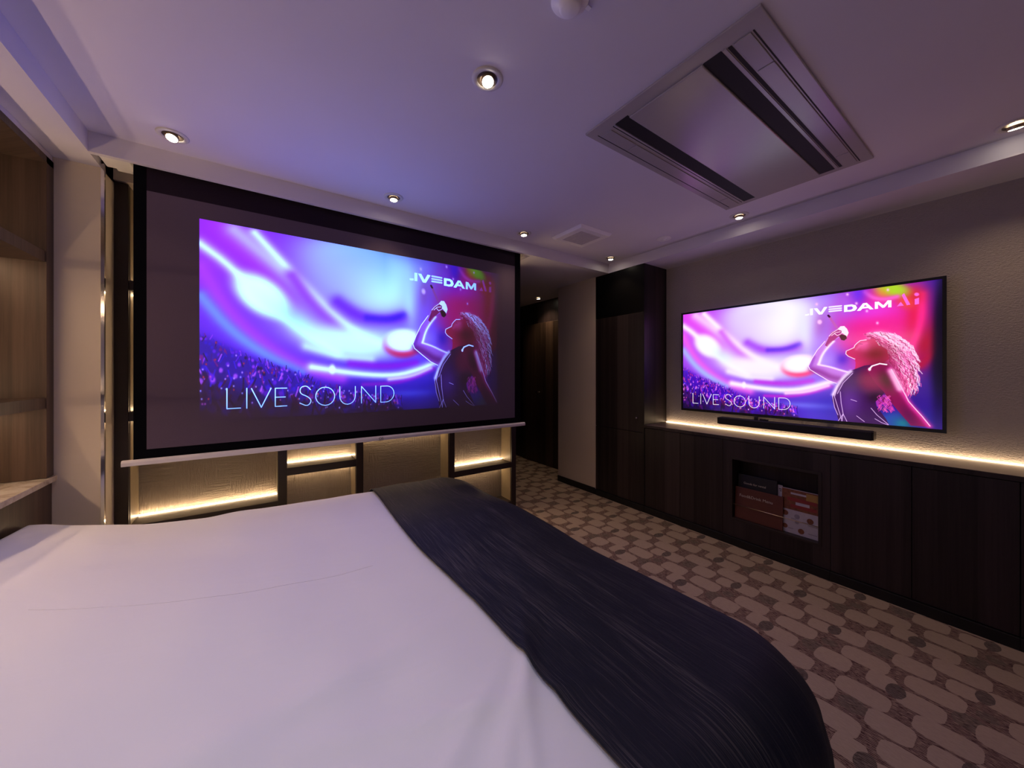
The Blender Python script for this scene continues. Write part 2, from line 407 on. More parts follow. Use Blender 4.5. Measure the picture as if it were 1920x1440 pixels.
PAINT = [
('G',[0.0739,0.8704,0.5406,-0.058,0.0,-0.4147],(214,60,235),1,1),
('G',[0.3753,0.5401,0.3843,-0.0144,0.0,-0.3874],(190,110,250),0.8,1),
('G',[1.1572,0.5107,0.3544,-0.0133,0.0,-0.4016],(170,120,250),0.9,1),
('G',[1.1572,0.9367,0.1951,-0.0312,0.0,-0.146],(165,115,245),0.9,1),
('G',[0.6145,-0.0034,0.8815,0.0493,-0.0053,-0.1694],(60,20,165),1,1),
('G',[1.1572,0.0726,0.2604,0.0053,-0.0054,-0.1344],(90,70,225),0.95,1),
('G',[1.4179,0.1068,0.2925,0.0247,0.0,-0.1577],(40,25,130),0.9,1),
('G',[1.769,0.4877,0.0927,-0.0035,0.0,-0.6021],(18,8,48),1,1),
('G',[1.67,0.18,0.1244,0.0084,0.0,-0.2492],(50,22,135),1,1),
('G',[1.481,0.6973,0.2558,-0.0257,0.0,-0.3643],(236,34,140),1,2),
('G',[1.4419,0.8354,0.1496,0.0084,0.0066,-0.0672],(225,60,220),0.8,1),
('G',[1.6562,0.7736,0.0471,-0.0162,-0.0164,-0.1744],(225,30,75),0.9,1),
('G',[1.7037,0.5723,0.0535,-0.0418,-0.043,-0.1388],(170,14,50),0.9,1),
('S',[(1.6869,0.914),(1.689,0.7693),(1.6631,0.627),(1.6319,0.535)],0.02289,(255,45,140),0.8,0),
('S',[(1.7754,0.6177),(1.7368,0.5093),(1.6836,0.429)],0.02639,(175,22,60),0.8,0),
('G',[1.6424,0.9221,0.0614,-0.0111,0.0,-0.0629],(210,35,60),0.95,1),
('G',[1.6143,0.8743,0.0395,-0.0279,-0.0097,-0.0383],(240,80,40),0.8,1),
('G',[1.5491,0.9768,0.0855,-0.034,-0.0052,-0.0526],(165,205,40),1,2),
('G',[1.4964,0.9539,0.0426,-0.03,-0.0105,-0.0395],(230,150,40),0.6,1),
('S',[(1.4058,0.9818),(1.4498,0.929),(1.5116,0.9074),(1.5711,0.9189)],0.01531,(245,90,200),0.9,0),
('G',[1.3689,0.9715,0.049,-0.0088,0.0,-0.1029],(90,40,235),0.8,1),
('G',[1.3013,0.8904,0.0594,-0.0091,0.0,-0.0933],(160,90,240),0.7,1),
('G',[1.1383,0.7806,0.0464,-0.0137,-0.0119,-0.1081],(140,30,180),0.95,1),
('G',[1.1431,0.7886,0.0151,-0.0018,0.0,-0.0196],(250,150,235),1,2),
('G',[1.2752,0.4828,0.0475,-0.0015,0.0,-0.0529],(75,20,190),0.95,1),
('G',[1.2127,0.5086,0.0537,-0.002,0.0,-0.0719],(150,100,245),0.5,1),
('G',[0.7828,0.8213,0.3453,-0.0677,-0.0153,-0.2547],(246,244,255),1,2),
('G',[0.8946,0.9132,0.2043,-0.0032,0.0102,-0.1183],(246,244,255),1,1),
('G',[0.6884,0.9425,0.2257,0.0041,0.0117,-0.0971],(230,222,255),0.9,1),
('G',[0.5892,0.7726,0.2087,-0.1545,-0.0976,-0.1788],(205,170,255),0.6,1),
('S',[(0.0739,0.9821),(0.2447,0.806),(0.3893,0.5989),(0.5116,0.4773)],0.08168,(226,70,232),0.75,0),
('S',[(0.1375,0.9737),(0.347,0.7961),(0.5247,0.6351),(0.6884,0.5007),(0.8507,0.4428)],0.04889,(240,200,255),0.85,0),
('S',[(0.2222,0.978),(0.3893,0.792),(0.5765,0.5893),(0.7596,0.4579),(0.9587,0.4024)],0.02839,(248,236,255),0.9,0),
('S',[(0.3893,0.7772),(0.485,0.623),(0.6394,0.4742)],0.03774,(196,60,225),0.7,0),
('G',[0.2522,0.652,0.1188,-0.0929,-0.0571,-0.0804],(250,248,255),1,3),
('S',[(0.0001,0.8783),(0.1218,0.7863),(0.2744,0.6049),(0.4309,0.4792),(0.6145,0.3623)],0.0305,(250,240,255),0.9,0),
('G',[0.4309,0.5233,0.1411,-0.1108,-0.0477,-0.0715],(214,238,255),0.85,1),
('S',[(0.6207,0.6572),(0.7361,0.5811),(0.8728,0.5609),(1.0104,0.605)],0.03949,(150,40,225),0.75,0),
('S',[(0.7828,0.5787),(0.9162,0.5783),(1.0104,0.6177)],0.02082,(80,30,225),0.8,0),
('G',[1.0407,0.7289,0.0442,0.0035,0.0236,-0.2126],(225,225,255),0.7,1),
('G',[0.9162,0.4807,0.2597,-0.007,0.0,-0.0651],(225,210,255),0.8,1),
('G',[0.6884,0.4179,0.2885,-0.0491,-0.0118,-0.0959],(244,236,255),0.95,2),
('S',[(0.0051,0.7645),(0.1059,0.5502),(0.2891,0.3609),(0.4581,0.2594),(0.6394,0.2087)],0.03952,(232,90,230),0.85,0),
('S',[(0.0051,0.6187),(0.1218,0.4549),(0.2744,0.3303),(0.4309,0.2439)],0.03355,(160,190,255),0.8,0),
('S',[(0.4581,0.3909),(0.6394,0.3345),(0.8057,0.3229)],0.03075,(240,230,255),0.8,0),
('S',[(0.6884,0.2936),(0.9162,0.279),(1.0902,0.3086)],0.02342,(190,40,225),0.8,0),
('S',[(0.485,0.2747),(0.7361,0.2333),(0.9587,0.2223),(1.1192,0.2661),(1.2127,0.305)],0.0283,(252,236,255),0.95,0),
('S',[(0.7596,0.1704),(0.9376,0.1722),(1.0902,0.2093),(1.2127,0.2691)],0.01489,(190,40,210),0.8,0),
('S',[(0.9162,0.201),(1.0607,0.2167),(1.1944,0.2745)],0.01501,(255,200,245),0.9,0),
('G',[1.0104,0.4274,0.1275,0.0122,0.0062,-0.0884],(255,60,120),1,4),
('G',[1.0083,0.4529,0.1257,0.0111,0.0055,-0.0784],(250,240,255),1,4),
('G',[0.5892,0.2631,0.0177,0.0005,0.0,-0.0311],(255,235,255),0.9,2),
('G',[1.2487,0.1517,0.1185,0.0358,0.0093,-0.0692],(60,50,190),0.6,1),
('G',[1.0206,0.1048,0.1919,0.002,-0.0011,-0.0253],(120,120,245),0.6,1),
('G',[1.5342,0.0515,0.0853,0.0353,0.0062,-0.0417],(30,90,170),0.6,1),
('G',[1.6143,0.0282,0.0749,0.0284,0.0055,-0.0461],(0,120,135),0.95,1),
('G',[1.3099,0.9821,0.0077,-0.0014,0.0,-0.0105],(255,190,255),0.9,1),
('G',[1.124,0.9358,0.0086,-0.0014,0.0,-0.0111],(255,190,255),0.9,1),
('G',[1.4732,0.7423,0.007,-0.0008,0.0,-0.01],(255,190,255),0.9,1),
('G',[1.4179,0.8388,0.0072,-0.001,0.0,-0.0101],(255,190,255),0.9,1),
('G',[1.5267,0.9756,0.0067,-0.0013,0.0,-0.0098],(255,190,255),0.9,1),
('G',[1.3606,0.9042,0.0075,-0.0012,0.0,-0.0103],(255,190,255),0.9,1),
('G',[1.7818,0.6371,0.0466,-0.008,-0.0173,-0.5204],(12,6,32),0.95,2),
('M','crowd'),
('P',[(1.2022,0.6735),(1.1756,0.6291),(1.1272,0.5617),(1.0932,0.4919),(1.068,0.4326),(1.0806,0.4044),(1.1333,0.3647),(1.1934,0.3186),(1.2457,0.2952),(1.2854,0.3203),(1.3404,0.373),(1.2741,0.394),(1.2052,0.4251),(1.1516,0.4431),(1.1333,0.4513),(1.1516,0.5213),(1.1934,0.5892),(1.2256,0.6332),(1.2343,0.6364),(1.2628,0.6531),(1.2515,0.7225),(1.2169,0.7029)],(196,120,226),1),
('S',[(1.0932,0.4044),(1.1516,0.3805),(1.211,0.342),(1.2628,0.3274)],0.02615,(140,50,150),0.85,0),
('S',[(1.1087,0.5072),(1.09,0.4442),(1.0806,0.4204)],0.01115,(150,70,190),0.7,0),
('P',[(1.1756,0.598),(1.1993,0.6583),(1.2515,0.6693),(1.2285,0.6253),(1.1934,0.5815)],(150,20,110),0.9),
('S',[(1.1756,0.6291),(1.1272,0.5617),(1.0932,0.4919),(1.0699,0.4325),(1.0806,0.4044),(1.1333,0.3624),(1.1934,0.3171),(1.2457,0.2937)],0.00479,(255,225,255),1,1),
('S',[(1.2285,0.6253),(1.1934,0.5815),(1.1576,0.5211),(1.1382,0.4512)],0.00937,(255,235,255),0.9,0),
('S',[(1.1333,0.4434),(1.2052,0.4251),(1.2741,0.3956),(1.3186,0.3804)],0.00755,(255,225,255),0.9,0),
('S',[(1.2005,0.8294),(1.2169,0.7951),(1.2515,0.7263)],0.01459,(190,90,180),1,1),
('S',[(1.1964,0.8346),(1.204,0.8228)],0.0131,(60,20,60),1,1),
('P',[(1.2515,0.7149),(1.2685,0.7396),(1.2909,0.741),(1.3076,0.7168),(1.3175,0.686),(1.3076,0.657),(1.2854,0.6814),(1.2685,0.6905)],(250,225,240),1),
('P',[(1.26,0.6685),(1.2741,0.6787),(1.3021,0.6649),(1.3076,0.6421),(1.2909,0.6268),(1.2741,0.6334)],(70,15,40),1),
('P',[(1.1964,0.6585),(1.2169,0.6991),(1.2515,0.7187),(1.2769,0.7048),(1.2741,0.6749),(1.2343,0.6364),(1.2052,0.6193)],(170,40,120),0.9),
('S',[(1.2022,0.6696),(1.2227,0.6947),(1.2515,0.7149),(1.2628,0.7289)],0.00456,(255,215,240),1,1),
('S',[(1.2169,0.6722),(1.24,0.6931),(1.2685,0.6981)],0.00458,(255,215,240),1,1),
('S',[(1.2343,0.686),(1.2515,0.6693),(1.2741,0.6824)],0.00456,(255,215,240),1,1),
('P',[(1.3936,0.6193),(1.4144,0.6445),(1.4502,0.6595),(1.4951,0.664),(1.5388,0.6503),(1.5719,0.6213),(1.5997,0.5714),(1.627,0.5156),(1.645,0.4744),(1.6539,0.4206),(1.6494,0.367),(1.6583,0.3135),(1.6405,0.2593),(1.627,0.2114),(1.6043,0.2374),(1.5765,0.3117),(1.553,0.3665),(1.5292,0.4223),(1.4951,0.4439),(1.4653,0.5086),(1.4653,0.5656),(1.4452,0.6097)],(226,60,150),1),
('G',[1.5195,0.5904,0.083,-0.0541,-0.0182,-0.0641],(255,225,250),1,2),
('G',[1.5951,0.4897,0.0264,-0.0476,-0.043,-0.0519],(250,170,225),0.8,1),
('M','hair'),
('P',[(1.4553,0.6304),(1.4093,0.6232),(1.3821,0.6201),(1.3683,0.6138),(1.3651,0.5971),(1.3522,0.5869),(1.3469,0.5688),(1.3241,0.5575),(1.3021,0.5452),(1.3009,0.5227),(1.3131,0.5058),(1.3512,0.4822),(1.3565,0.4526),(1.3544,0.4173),(1.3404,0.3804),(1.4144,0.4021),(1.4951,0.4368),(1.534,0.4779),(1.5195,0.5484),(1.4803,0.5789)],(206,44,104),1),
('G',[1.4951,0.4227,0.0579,-0.0008,0.0,-0.0423],(70,16,30),0.7,1),
('S',[(1.3619,0.5569),(1.3831,0.585),(1.4144,0.5975)],0.01023,(250,120,190),0.5,0),
('S',[(1.3805,0.5961),(1.3936,0.5916)],0.0051,(110,16,60),0.9,1),
('G',[1.4653,0.5157,0.0829,-0.0035,0.0,-0.0641],(110,32,36),0.85,1),
('G',[1.3988,0.584,0.0361,-0.0023,0.0,-0.0436],(240,90,170),0.7,1),
('S',[(1.4144,0.6228),(1.3821,0.6201),(1.3661,0.6044),(1.3522,0.5869),(1.3469,0.5688),(1.3032,0.5451),(1.3009,0.5227),(1.3142,0.505),(1.3522,0.4815)],0.00443,(255,225,250),1,1),
('P',[(1.3295,0.3938),(1.3076,0.373),(1.2826,0.3428),(1.2572,0.297),(1.24,0.2508),(1.2227,0.2042),(1.2198,0.158),(1.2314,0.1129),(1.2457,0.0607),(1.26,-0.0077),(1.5364,-0.0081),(1.5195,0.0374),(1.4951,0.0841),(1.4703,0.1245),(1.4603,0.1593),(1.5049,0.2257),(1.5435,0.2693),(1.5435,0.3943),(1.5147,0.4365),(1.4452,0.4377),(1.4041,0.4312)],(58,16,78),1),
('G',[1.3186,0.1569,0.0698,0.0047,0.0,-0.1341],(110,60,170),0.6,1),
('G',[1.4603,0.3305,0.0927,0.0014,0.0,-0.107],(128,6,72),0.95,2),
('G',[1.4653,0.1953,0.0445,0.0026,0.0,-0.0427],(40,6,40),0.9,1),
('P',[(1.4144,0.4021),(1.4452,0.4377),(1.4853,0.4476),(1.5243,0.4293),(1.553,0.3804),(1.5672,0.3459),(1.5858,0.2982),(1.6089,0.2308),(1.627,0.1776),(1.6539,0.1359),(1.6889,0.0825),(1.7295,0.0095),(1.6369,0.0099),(1.618,0.0414),(1.5858,0.0926),(1.5578,0.1384),(1.5292,0.192),(1.5049,0.2398),(1.4653,0.295)],(134,6,78),1),
('G',[1.5195,0.3244,0.0291,0.0248,0.0264,-0.0657],(60,2,30),0.8,1),
('G',[1.627,0.0762,0.022,0.0253,0.0358,-0.073],(80,4,70),0.7,1),
('S',[(1.5388,0.4013),(1.5578,0.332),(1.5812,0.2706),(1.6089,0.2172),(1.636,0.1513),(1.6802,0.0882),(1.721,0.015)],0.01632,(225,60,160),0.8,0),
('S',[(1.5435,0.4012),(1.5625,0.3528),(1.5858,0.2913),(1.6111,0.2241),(1.627,0.1776),(1.6539,0.1339),(1.6889,0.0791),(1.724,0.0173)],0.00541,(255,190,235),1,1),
('S',[(1.5435,0.3873),(1.5625,0.3321),(1.5858,0.2639)],0.01933,(250,190,230),0.85,0),
('S',[(1.4299,0.402),(1.4452,0.427),(1.4853,0.4441),(1.5195,0.4364)],0.0092,(255,235,250),1,1),
('G',[1.4324,0.4034,0.0082,-0.0001,0.0,-0.013],(255,235,250),1,3),
('S',[(1.2515,0.2741),(1.2343,0.1895),(1.2572,0.0921),(1.2798,0.0036)],0.00379,(235,190,255),0.9,1),
('S',[(1.2685,0.2292),(1.2741,0.1389),(1.2854,0.0569)],0.00377,(235,190,255),0.9,1),
('S',[(1.2227,0.1888),(1.2343,0.1055),(1.2543,0.0463)],0.00382,(235,190,255),0.9,1),
('S',[(1.2572,0.0011),(1.2854,0.0569),(1.3076,-0.0008)],0.00376,(235,190,255),0.9,1),
('S',[(1.2854,0.0569),(1.2769,-0.0005)],0.00377,(235,190,255),0.9,1),
('S',[(1.4401,0.1148),(1.4703,0.0676),(1.5292,0.0036)],0.00355,(235,190,255),0.9,1),
('S',[(1.4603,0.0381),(1.4951,0.0136),(1.5292,0.0001)],0.00353,(235,190,255),0.9,1),
('S',[(1.3619,0.0496),(1.4041,0.0103)],0.00363,(235,190,255),0.9,1),
('S',[(1.3295,0.1725),(1.3619,0.1599)],0.00368,(235,190,255),0.9,1),
('S',[(1.3404,0.373),(1.2854,0.2977),(1.2515,0.2133)],0.00376,(235,190,255),0.9,1),
('S',[(1.24,0.2508),(1.2227,0.1888)],0.00383,(235,190,255),0.9,1),
('S',[(1.3295,0.3879),(1.2854,0.3391),(1.2515,0.2741),(1.2256,0.2043)],0.01216,(245,215,255),0.9,0),
('P',[(1.4653,0.1668),(1.5049,0.2187),(1.534,0.1853),(1.5625,0.1043),(1.534,0.1087),(1.5,0.148),(1.4902,0.1119),(1.4703,0.1316)],(190,50,180),0.8),
('M','curls'),
('S',[(0.1059,0.1621),(0.1059,0.0592),(0.1609,0.0599)],0.00507,(246,246,255),1,1),
('S',[(0.1872,0.1613),(0.1872,0.0571)],0.00498,(246,246,255),1,1),
('S',[(0.207,0.1592),(0.2492,0.0585),(0.2921,0.1589)],0.00491,(246,246,255),1,1),
('S',[(0.364,0.1581),(0.311,0.1583),(0.311,0.06),(0.364,0.061)],0.00484,(246,246,255),1,1),
('S',[(0.311,0.1099),(0.3569,0.1098)],0.00479,(246,246,255),1,1),
('S',[(0.4783,0.1465),(0.4581,0.1702),(0.4281,0.1614),(0.4254,0.1259),(0.4649,0.1079),(0.485,0.083),(0.4635,0.0523),(0.4254,0.0729)],0.00467,(246,246,255),1,2),
('S',[(0.5534,0.1593),(0.5701,0.1556),(0.5847,0.146),(0.5955,0.1318),(0.6012,0.1146),(0.6012,0.0964),(0.5955,0.0795),(0.5847,0.0657),(0.5701,0.0567),(0.5534,0.0536),(0.5365,0.057),(0.5215,0.0663),(0.5104,0.0807),(0.5044,0.0982),(0.5044,0.1168),(0.5104,0.134),(0.5215,0.1479),(0.5365,0.1567),(0.5534,0.1593)],0.00457,(246,246,255),1,1),
('S',[(0.6295,0.1606),(0.6295,0.1031)],0.00448,(246,246,255),1,1),
('S',[(0.7148,0.1598),(0.7148,0.1022)],0.00439,(246,246,255),1,1),
('S',[(0.6295,0.1031),(0.6316,0.0874),(0.6378,0.0736),(0.6474,0.0628),(0.6594,0.0561),(0.6726,0.0541),(0.6857,0.0569),(0.6975,0.064),(0.7068,0.0747),(0.7127,0.0879),(0.7148,0.1022)],0.00444,(246,246,255),1,1),
('S',[(0.7502,0.0571),(0.7502,0.159),(0.8339,0.0574),(0.8339,0.1611)],0.00426,(246,246,255),1,1),
('S',[(0.8639,0.0573),(0.8639,0.1576)],0.00422,(246,246,255),1,1),
('S',[(0.8639,0.1576),(0.9,0.1584)],0.00418,(246,246,255),1,1),
('S',[(0.8639,0.0573),(0.9,0.0578)],0.00418,(246,246,255),1,1),
('S',[(0.9,0.1584),(0.912,0.1574),(0.9232,0.153),(0.9327,0.1457),(0.9399,0.1358),(0.9445,0.1242),(0.946,0.1114),(0.9445,0.0984),(0.9399,0.0861),(0.9327,0.0752),(0.9232,0.0664),(0.912,0.0605),(0.9,0.0578)],0.00413,(246,246,255),1,1),
('P',[(1.0487,0.8637),(1.0755,0.865),(1.0755,0.8526),(1.0487,0.8511)],(248,244,255),1),
('P',[(1.0804,0.9054),(1.0999,0.9063),(1.0999,0.8518),(1.0804,0.8519)],(248,244,255),1),
('P',[(1.1048,0.9043),(1.1269,0.9047),(1.1497,0.8672),(1.1703,0.9055),(1.1925,0.9045),(1.1591,0.8488),(1.1383,0.8492)],(248,244,255),1),
('S',[(1.2035,0.9005),(1.2734,0.8993)],0.01177,(236,225,255),1,1),
('S',[(1.2035,0.8825),(1.2734,0.8817)],0.01177,(236,225,255),1,1),
('S',[(1.2035,0.8656),(1.2734,0.8652)],0.01177,(236,225,255),1,1),
('P',[(1.2909,0.9013),(1.3355,0.9013),(1.3565,0.8911),(1.3648,0.8692),(1.354,0.8513),(1.3312,0.8476),(1.2909,0.8486)],(248,244,255),1),
('P',[(1.3099,0.8867),(1.3338,0.8865),(1.3439,0.8723),(1.3321,0.8614),(1.3099,0.8611)],(160,70,225),1),
('P',[(1.3623,0.8467),(1.3977,0.9006),(1.4179,0.8996),(1.4537,0.847),(1.4339,0.8477),(1.4251,0.8591),(1.3936,0.8592),(1.383,0.846)],(248,244,255),1),
('P',[(1.4001,0.873),(1.4091,0.8863),(1.4187,0.8724)],(215,60,210),1),
('P',[(1.4592,0.8473),(1.4592,0.8996),(1.4794,0.8985),(1.504,0.8682),(1.5252,0.8997),(1.5446,0.8986),(1.5446,0.8478),(1.5282,0.8481),(1.5282,0.8775),(1.5101,0.8508),(1.4979,0.8504),(1.4763,0.8791),(1.4763,0.847)],(248,244,255),1),
('P',[(1.5943,0.9244),(1.6057,0.9372),(1.6354,0.8519),(1.6185,0.8504)],(255,100,215),1),
('P',[(1.5711,0.8491),(1.59,0.8783),(1.6043,0.8504)],(255,100,215),1),
('P',[(1.6548,0.8864),(1.6754,0.8933),(1.6754,0.8498),(1.6562,0.8487)],(255,100,215),1),
('G',[1.6645,0.9181,0.0116,-0.0021,0.0,-0.0125],(255,100,215),1,4),
]
HAIR = [(1.4144, 0.6409, 0.0145), (1.4653, 0.6297, 0.0356), (1.5147, 0.6047, 0.0526), (1.5578, 0.5463, 0.0588), (1.5858, 0.4763, 0.0582), (1.6043, 0.4008, 0.0545), (1.6202, 0.3262, 0.044), (1.627, 0.2655, 0.027)]
CURL = (1.5098, 0.1698)

def paint_concert(W=1280, H=720):
    """stage picture shown on both screens: u to the right 0..16/9, v up 0..1, returns sRGB-ish floats"""
    rnd = random.Random(7)
    img = np.zeros((H, W, 3), np.float32) + np.array((88, 40, 205), np.float32)/255
    U = ((np.arange(W)+.5)/W*16/9).astype(np.float32)
    V = ((np.arange(H)+.5)/H).astype(np.float32)
    def win(x0, x1, y0, y1):
        i0 = max(0, int(x0/(16/9)*W)-2); i1 = min(W, int(x1/(16/9)*W)+3)
        j0 = max(0, int(y0*H)-2); j1 = min(H, int(y1*H)+3)
        return i0, i1, j0, j1
    def comp(w, a, col):
        i0, i1, j0, j1 = w
        if i1 <= i0 or j1 <= j0: return
        c = np.array(col, np.float32)/255
        img[j0:j1, i0:i1] += (c-img[j0:j1, i0:i1])*np.clip(a, 0, 1)[..., None]
    def gauss(m, col, al, pw):
        cx, cy, ax, ay, bx, by = m
        R = 2.6 if pw == 1 else 1.7
        ex = (abs(ax)+abs(bx))*R; ey = (abs(ay)+abs(by))*R
        w = win(cx-ex, cx+ex, cy-ey, cy+ey); i0, i1, j0, j1 = w
        if i1 <= i0 or j1 <= j0: return
        X = U[i0:i1][None, :]-cx; Y = V[j0:j1][:, None]-cy
        d = ax*by-ay*bx or 1e-6
        s = (X*by-Y*bx)/d; t = (ax*Y-ay*X)/d
        r2 = s*s+t*t
        comp(w, al*np.exp(-(r2**pw)), col)
    def stroke(pts, wd, col, al, hard):
        # smooth the polyline
        if hard != 1 and len(pts) > 2:
            P_ = pts
            for _ in range(2):
                Q = [P_[0]]
                for a, b in zip(P_, P_[1:]):
                    Q += [(a[0]*.75+b[0]*.25, a[1]*.75+b[1]*.25), (a[0]*.25+b[0]*.75, a[1]*.25+b[1]*.75)]
                P_ = Q+[P_[-1]]
            pts = P_
        m = wd*2.6
        xs = [p[0] for p in pts]; ys = [p[1] for p in pts]
        w = win(min(xs)-m, max(xs)+m, min(ys)-m, max(ys)+m); i0, i1, j0, j1 = w
        if i1 <= i0 or j1 <= j0: return
        X = U[i0:i1][None, :]; Y = V[j0:j1][:, None]
        D = np.full((j1-j0, i1-i0), 9., np.float32)
        for (x0, y0), (x1, y1) in zip(pts, pts[1:]):
            dx, dy = x1-x0, y1-y0; L = dx*dx+dy*dy+1e-12
            t = np.clip(((X-x0)*dx+(Y-y0)*dy)/L, 0, 1)
            D = np.minimum(D, (X-x0-t*dx)**2+(Y-y0-t*dy)**2)
        D = np.sqrt(D)
        a = np.clip((wd*.5-D)*H*.7+.5, 0, 1) if hard else np.exp(-(D/wd)**2)
        comp(w, al*a, col)
    def poly(pts, col, al):
        xs = [p[0] for p in pts]; ys = [p[1] for p in pts]
        w = win(min(xs), max(xs), min(ys), max(ys)); i0, i1, j0, j1 = w
        if i1 <= i0 or j1 <= j0: return
        X = U[i0:i1][None, :]; Y = V[j0:j1][:, None]
        ins = np.zeros((j1-j0, i1-i0), bool)
        n = len(pts)
        for k in range(n):
            x0, y0 = pts[k]; x1, y1 = pts[(k+1) % n]
            if y0 == y1: continue
            c = ((y0 > Y) != (y1 > Y)) & (X < (x1-x0)*(Y-y0)/(y1-y0)+x0)
            ins ^= c
        comp(w, al*ins.astype(np.float32), col)
    def crowd():
        tx = (0, .2, .39, .55, .74, .92, 1.2); ty = (.43, .32, .25, .165, .125, .085, .05)
        top = lambda x: float(np.interp(x, tx, ty))
        Ux = U[None, :]; Vy = V[:, None]
        T = np.interp(Ux, tx, ty).astype(np.float32)
        a = 1/(1+np.exp(-(T-Vy)/.012))
        a *= 1/(1+np.exp((Ux-.98)/.05))
        comp((0, W, 0, H), a*.92, (62, 14, 170))
        comp((0, W, 0, H), a*np.clip((T-.12-Vy)/.2, 0, 1), (22, 5, 60))
        for k in range(520):
            x = rnd.random()**1.1*1.0; t = top(x); dep = rnd.random()**1.5
            y = t-dep*(t+.02); s = .008+.020*dep
            hue = rnd.choice([(90, 30, 220), (150, 50, 220), (210, 90, 235), (100, 20, 150), (30, 6, 90), (235, 120, 235), (60, 25, 205), (50, 15, 150), (170, 40, 150)])
            if dep > .55: hue = rnd.choice([(40, 8, 70), (30, 5, 60), (60, 10, 110), (90, 16, 80), (50, 14, 130), (60, 12, 110)])
            if rnd.random() < .5:
                gauss((x, y, s*.7, 0, 0, s), hue, .85, 2)
            else:
                a_ = rnd.uniform(-.5, .5)
                stroke([(x, y), (x+s*a_*2, y+s*1.8), (x+s*a_*3, y+s*2.8)], s*.42, hue, .85, 1)
        for k in range(90):
            x = rnd.random(); t = top(x); y = t-rnd.random()*t*.8
            gauss((x, y, .004, 0, 0, .006), rnd.choice([(255, 190, 250), (255, 90, 90), (220, 200, 255), (255, 120, 200)]), .9, 1)
    HX = HAIR
    def hair():
        for k in range(520):
            t = rnd.random(); q = t*(len(HX)-1); i = int(q); f = q-i
            j = min(i+1, len(HX)-1)
            bx = HX[i][0]*(1-f)+HX[j][0]*f; by = HX[i][1]*(1-f)+HX[j][1]*f; wd = HX[i][2]*(1-f)+HX[j][2]*f
            o = rnd.uniform(-1, 1); x = bx+o*wd*1.05; y = by+o*wd*.45+.03
            pts = []; ph = rnd.random()*6; am = rnd.uniform(.002, .007); w = rnd.uniform(1.2, 2.0)
            dx_ = .010-.009*t; dy_ = -.006-.007*t
            for s in range(8):
                pts.append((x+s*dx_+am*math.sin(ph+s*w), y+s*dy_+am*math.cos(ph+s*w)))
            lit = .5+.5*o-.25*t
            col = rnd.choice([(255, 225, 250), (250, 180, 225)]) if rnd.random() < lit else rnd.choice([(240, 100, 175), (222, 60, 140), (170, 20, 90), (255, 150, 210), (130, 14, 66)])
            stroke(pts, rnd.uniform(.0025, .0045), col, .75, 1)
    def curls():
        x0, y0 = CURL
        for k in range(45):
            x = x0+rnd.uniform(-.035, .04); y = y0+rnd.uniform(-.05, .05); ph = rnd.random()*6
            stroke([(x+.006*math.sin(ph+s*1.5), y-s*.008) for s in range(5)], .004, rnd.choice([(240, 90, 180), (110, 10, 70), (200, 50, 160)]), .8, 1)
    for op in PAINT:
        k = op[0]
        if k == 'G': gauss(op[1], op[2], op[3], op[4])
        elif k == 'S': stroke(op[1], op[2], op[3], op[4], op[5])
        elif k == 'P': poly(op[1], op[2], op[3])
        elif op[1] == 'crowd': crowd()
        elif op[1] == 'hair': hair()
        else: curls()
    return np.clip(img, 0, 1)


def picture_image(name, arr):
    H, W, _ = arr.shape
    im = bpy.data.images.new(name, W, H, float_buffer=True); im.colorspace_settings.name = 'Linear Rec.709'
    px = np.ones((H, W, 4), np.float32); px[..., :3] = arr
    im.pixels.foreach_set(px.ravel()); im.update(); im.pack()
    return im
def picture_mat(name, im, e, rough=.5, spec=.3, base=(.02, .02, .02, 1)):
    m, t = mat(name, base, rough, 0, spec)
    tx = t.n('ShaderNodeTexImage'); tx.image = im; tx.extension = 'EXTEND'
    uvn = t.n('ShaderNodeUVMap'); uvn.uv_map = 'UVMap'; t.l(uvn.outputs[0], tx.inputs[0])
    t.l(tx.outputs[0], t.b.inputs['Emission Color']); t.b.inputs['Emission Strength'].default_value = e
    return m
def picture_quad(name, corners, material, parent):
    me = bpy.data.meshes.new(name); off = Vector(parent.location)
    me.from_pydata([tuple(Vector(c)-off) for c in corners], [], [(0, 1, 2, 3)]); uv = me.uv_layers.new(name='UVMap')
    for i, c in enumerate(((0, 0), (1, 0), (1, 1), (0, 1))): uv.data[i].uv = c
    me.materials.append(material); o = bpy.data.objects.new(name, me); COL.objects.link(o); o.parent = parent; return o

art = paint_concert()
# bluer picture with light falloff right and down, and boosted whites, painted into emission
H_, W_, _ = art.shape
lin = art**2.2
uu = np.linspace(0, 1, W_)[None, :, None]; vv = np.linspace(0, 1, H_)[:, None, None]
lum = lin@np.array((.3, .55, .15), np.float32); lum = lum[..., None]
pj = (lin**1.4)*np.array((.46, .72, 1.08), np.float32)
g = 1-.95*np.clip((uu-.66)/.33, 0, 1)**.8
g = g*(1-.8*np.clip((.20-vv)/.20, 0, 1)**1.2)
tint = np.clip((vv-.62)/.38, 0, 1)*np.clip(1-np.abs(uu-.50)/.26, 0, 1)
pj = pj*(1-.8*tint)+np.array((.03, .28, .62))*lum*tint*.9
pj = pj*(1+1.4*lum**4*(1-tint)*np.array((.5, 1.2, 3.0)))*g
tvp = lin
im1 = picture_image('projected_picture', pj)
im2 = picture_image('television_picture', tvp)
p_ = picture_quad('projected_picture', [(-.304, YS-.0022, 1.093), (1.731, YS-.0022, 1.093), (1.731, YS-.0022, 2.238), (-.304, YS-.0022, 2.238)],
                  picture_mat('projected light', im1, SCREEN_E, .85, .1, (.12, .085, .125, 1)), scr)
p_['label'] = 'bright concert picture reading LIVE SOUND, thrown on the sheet'

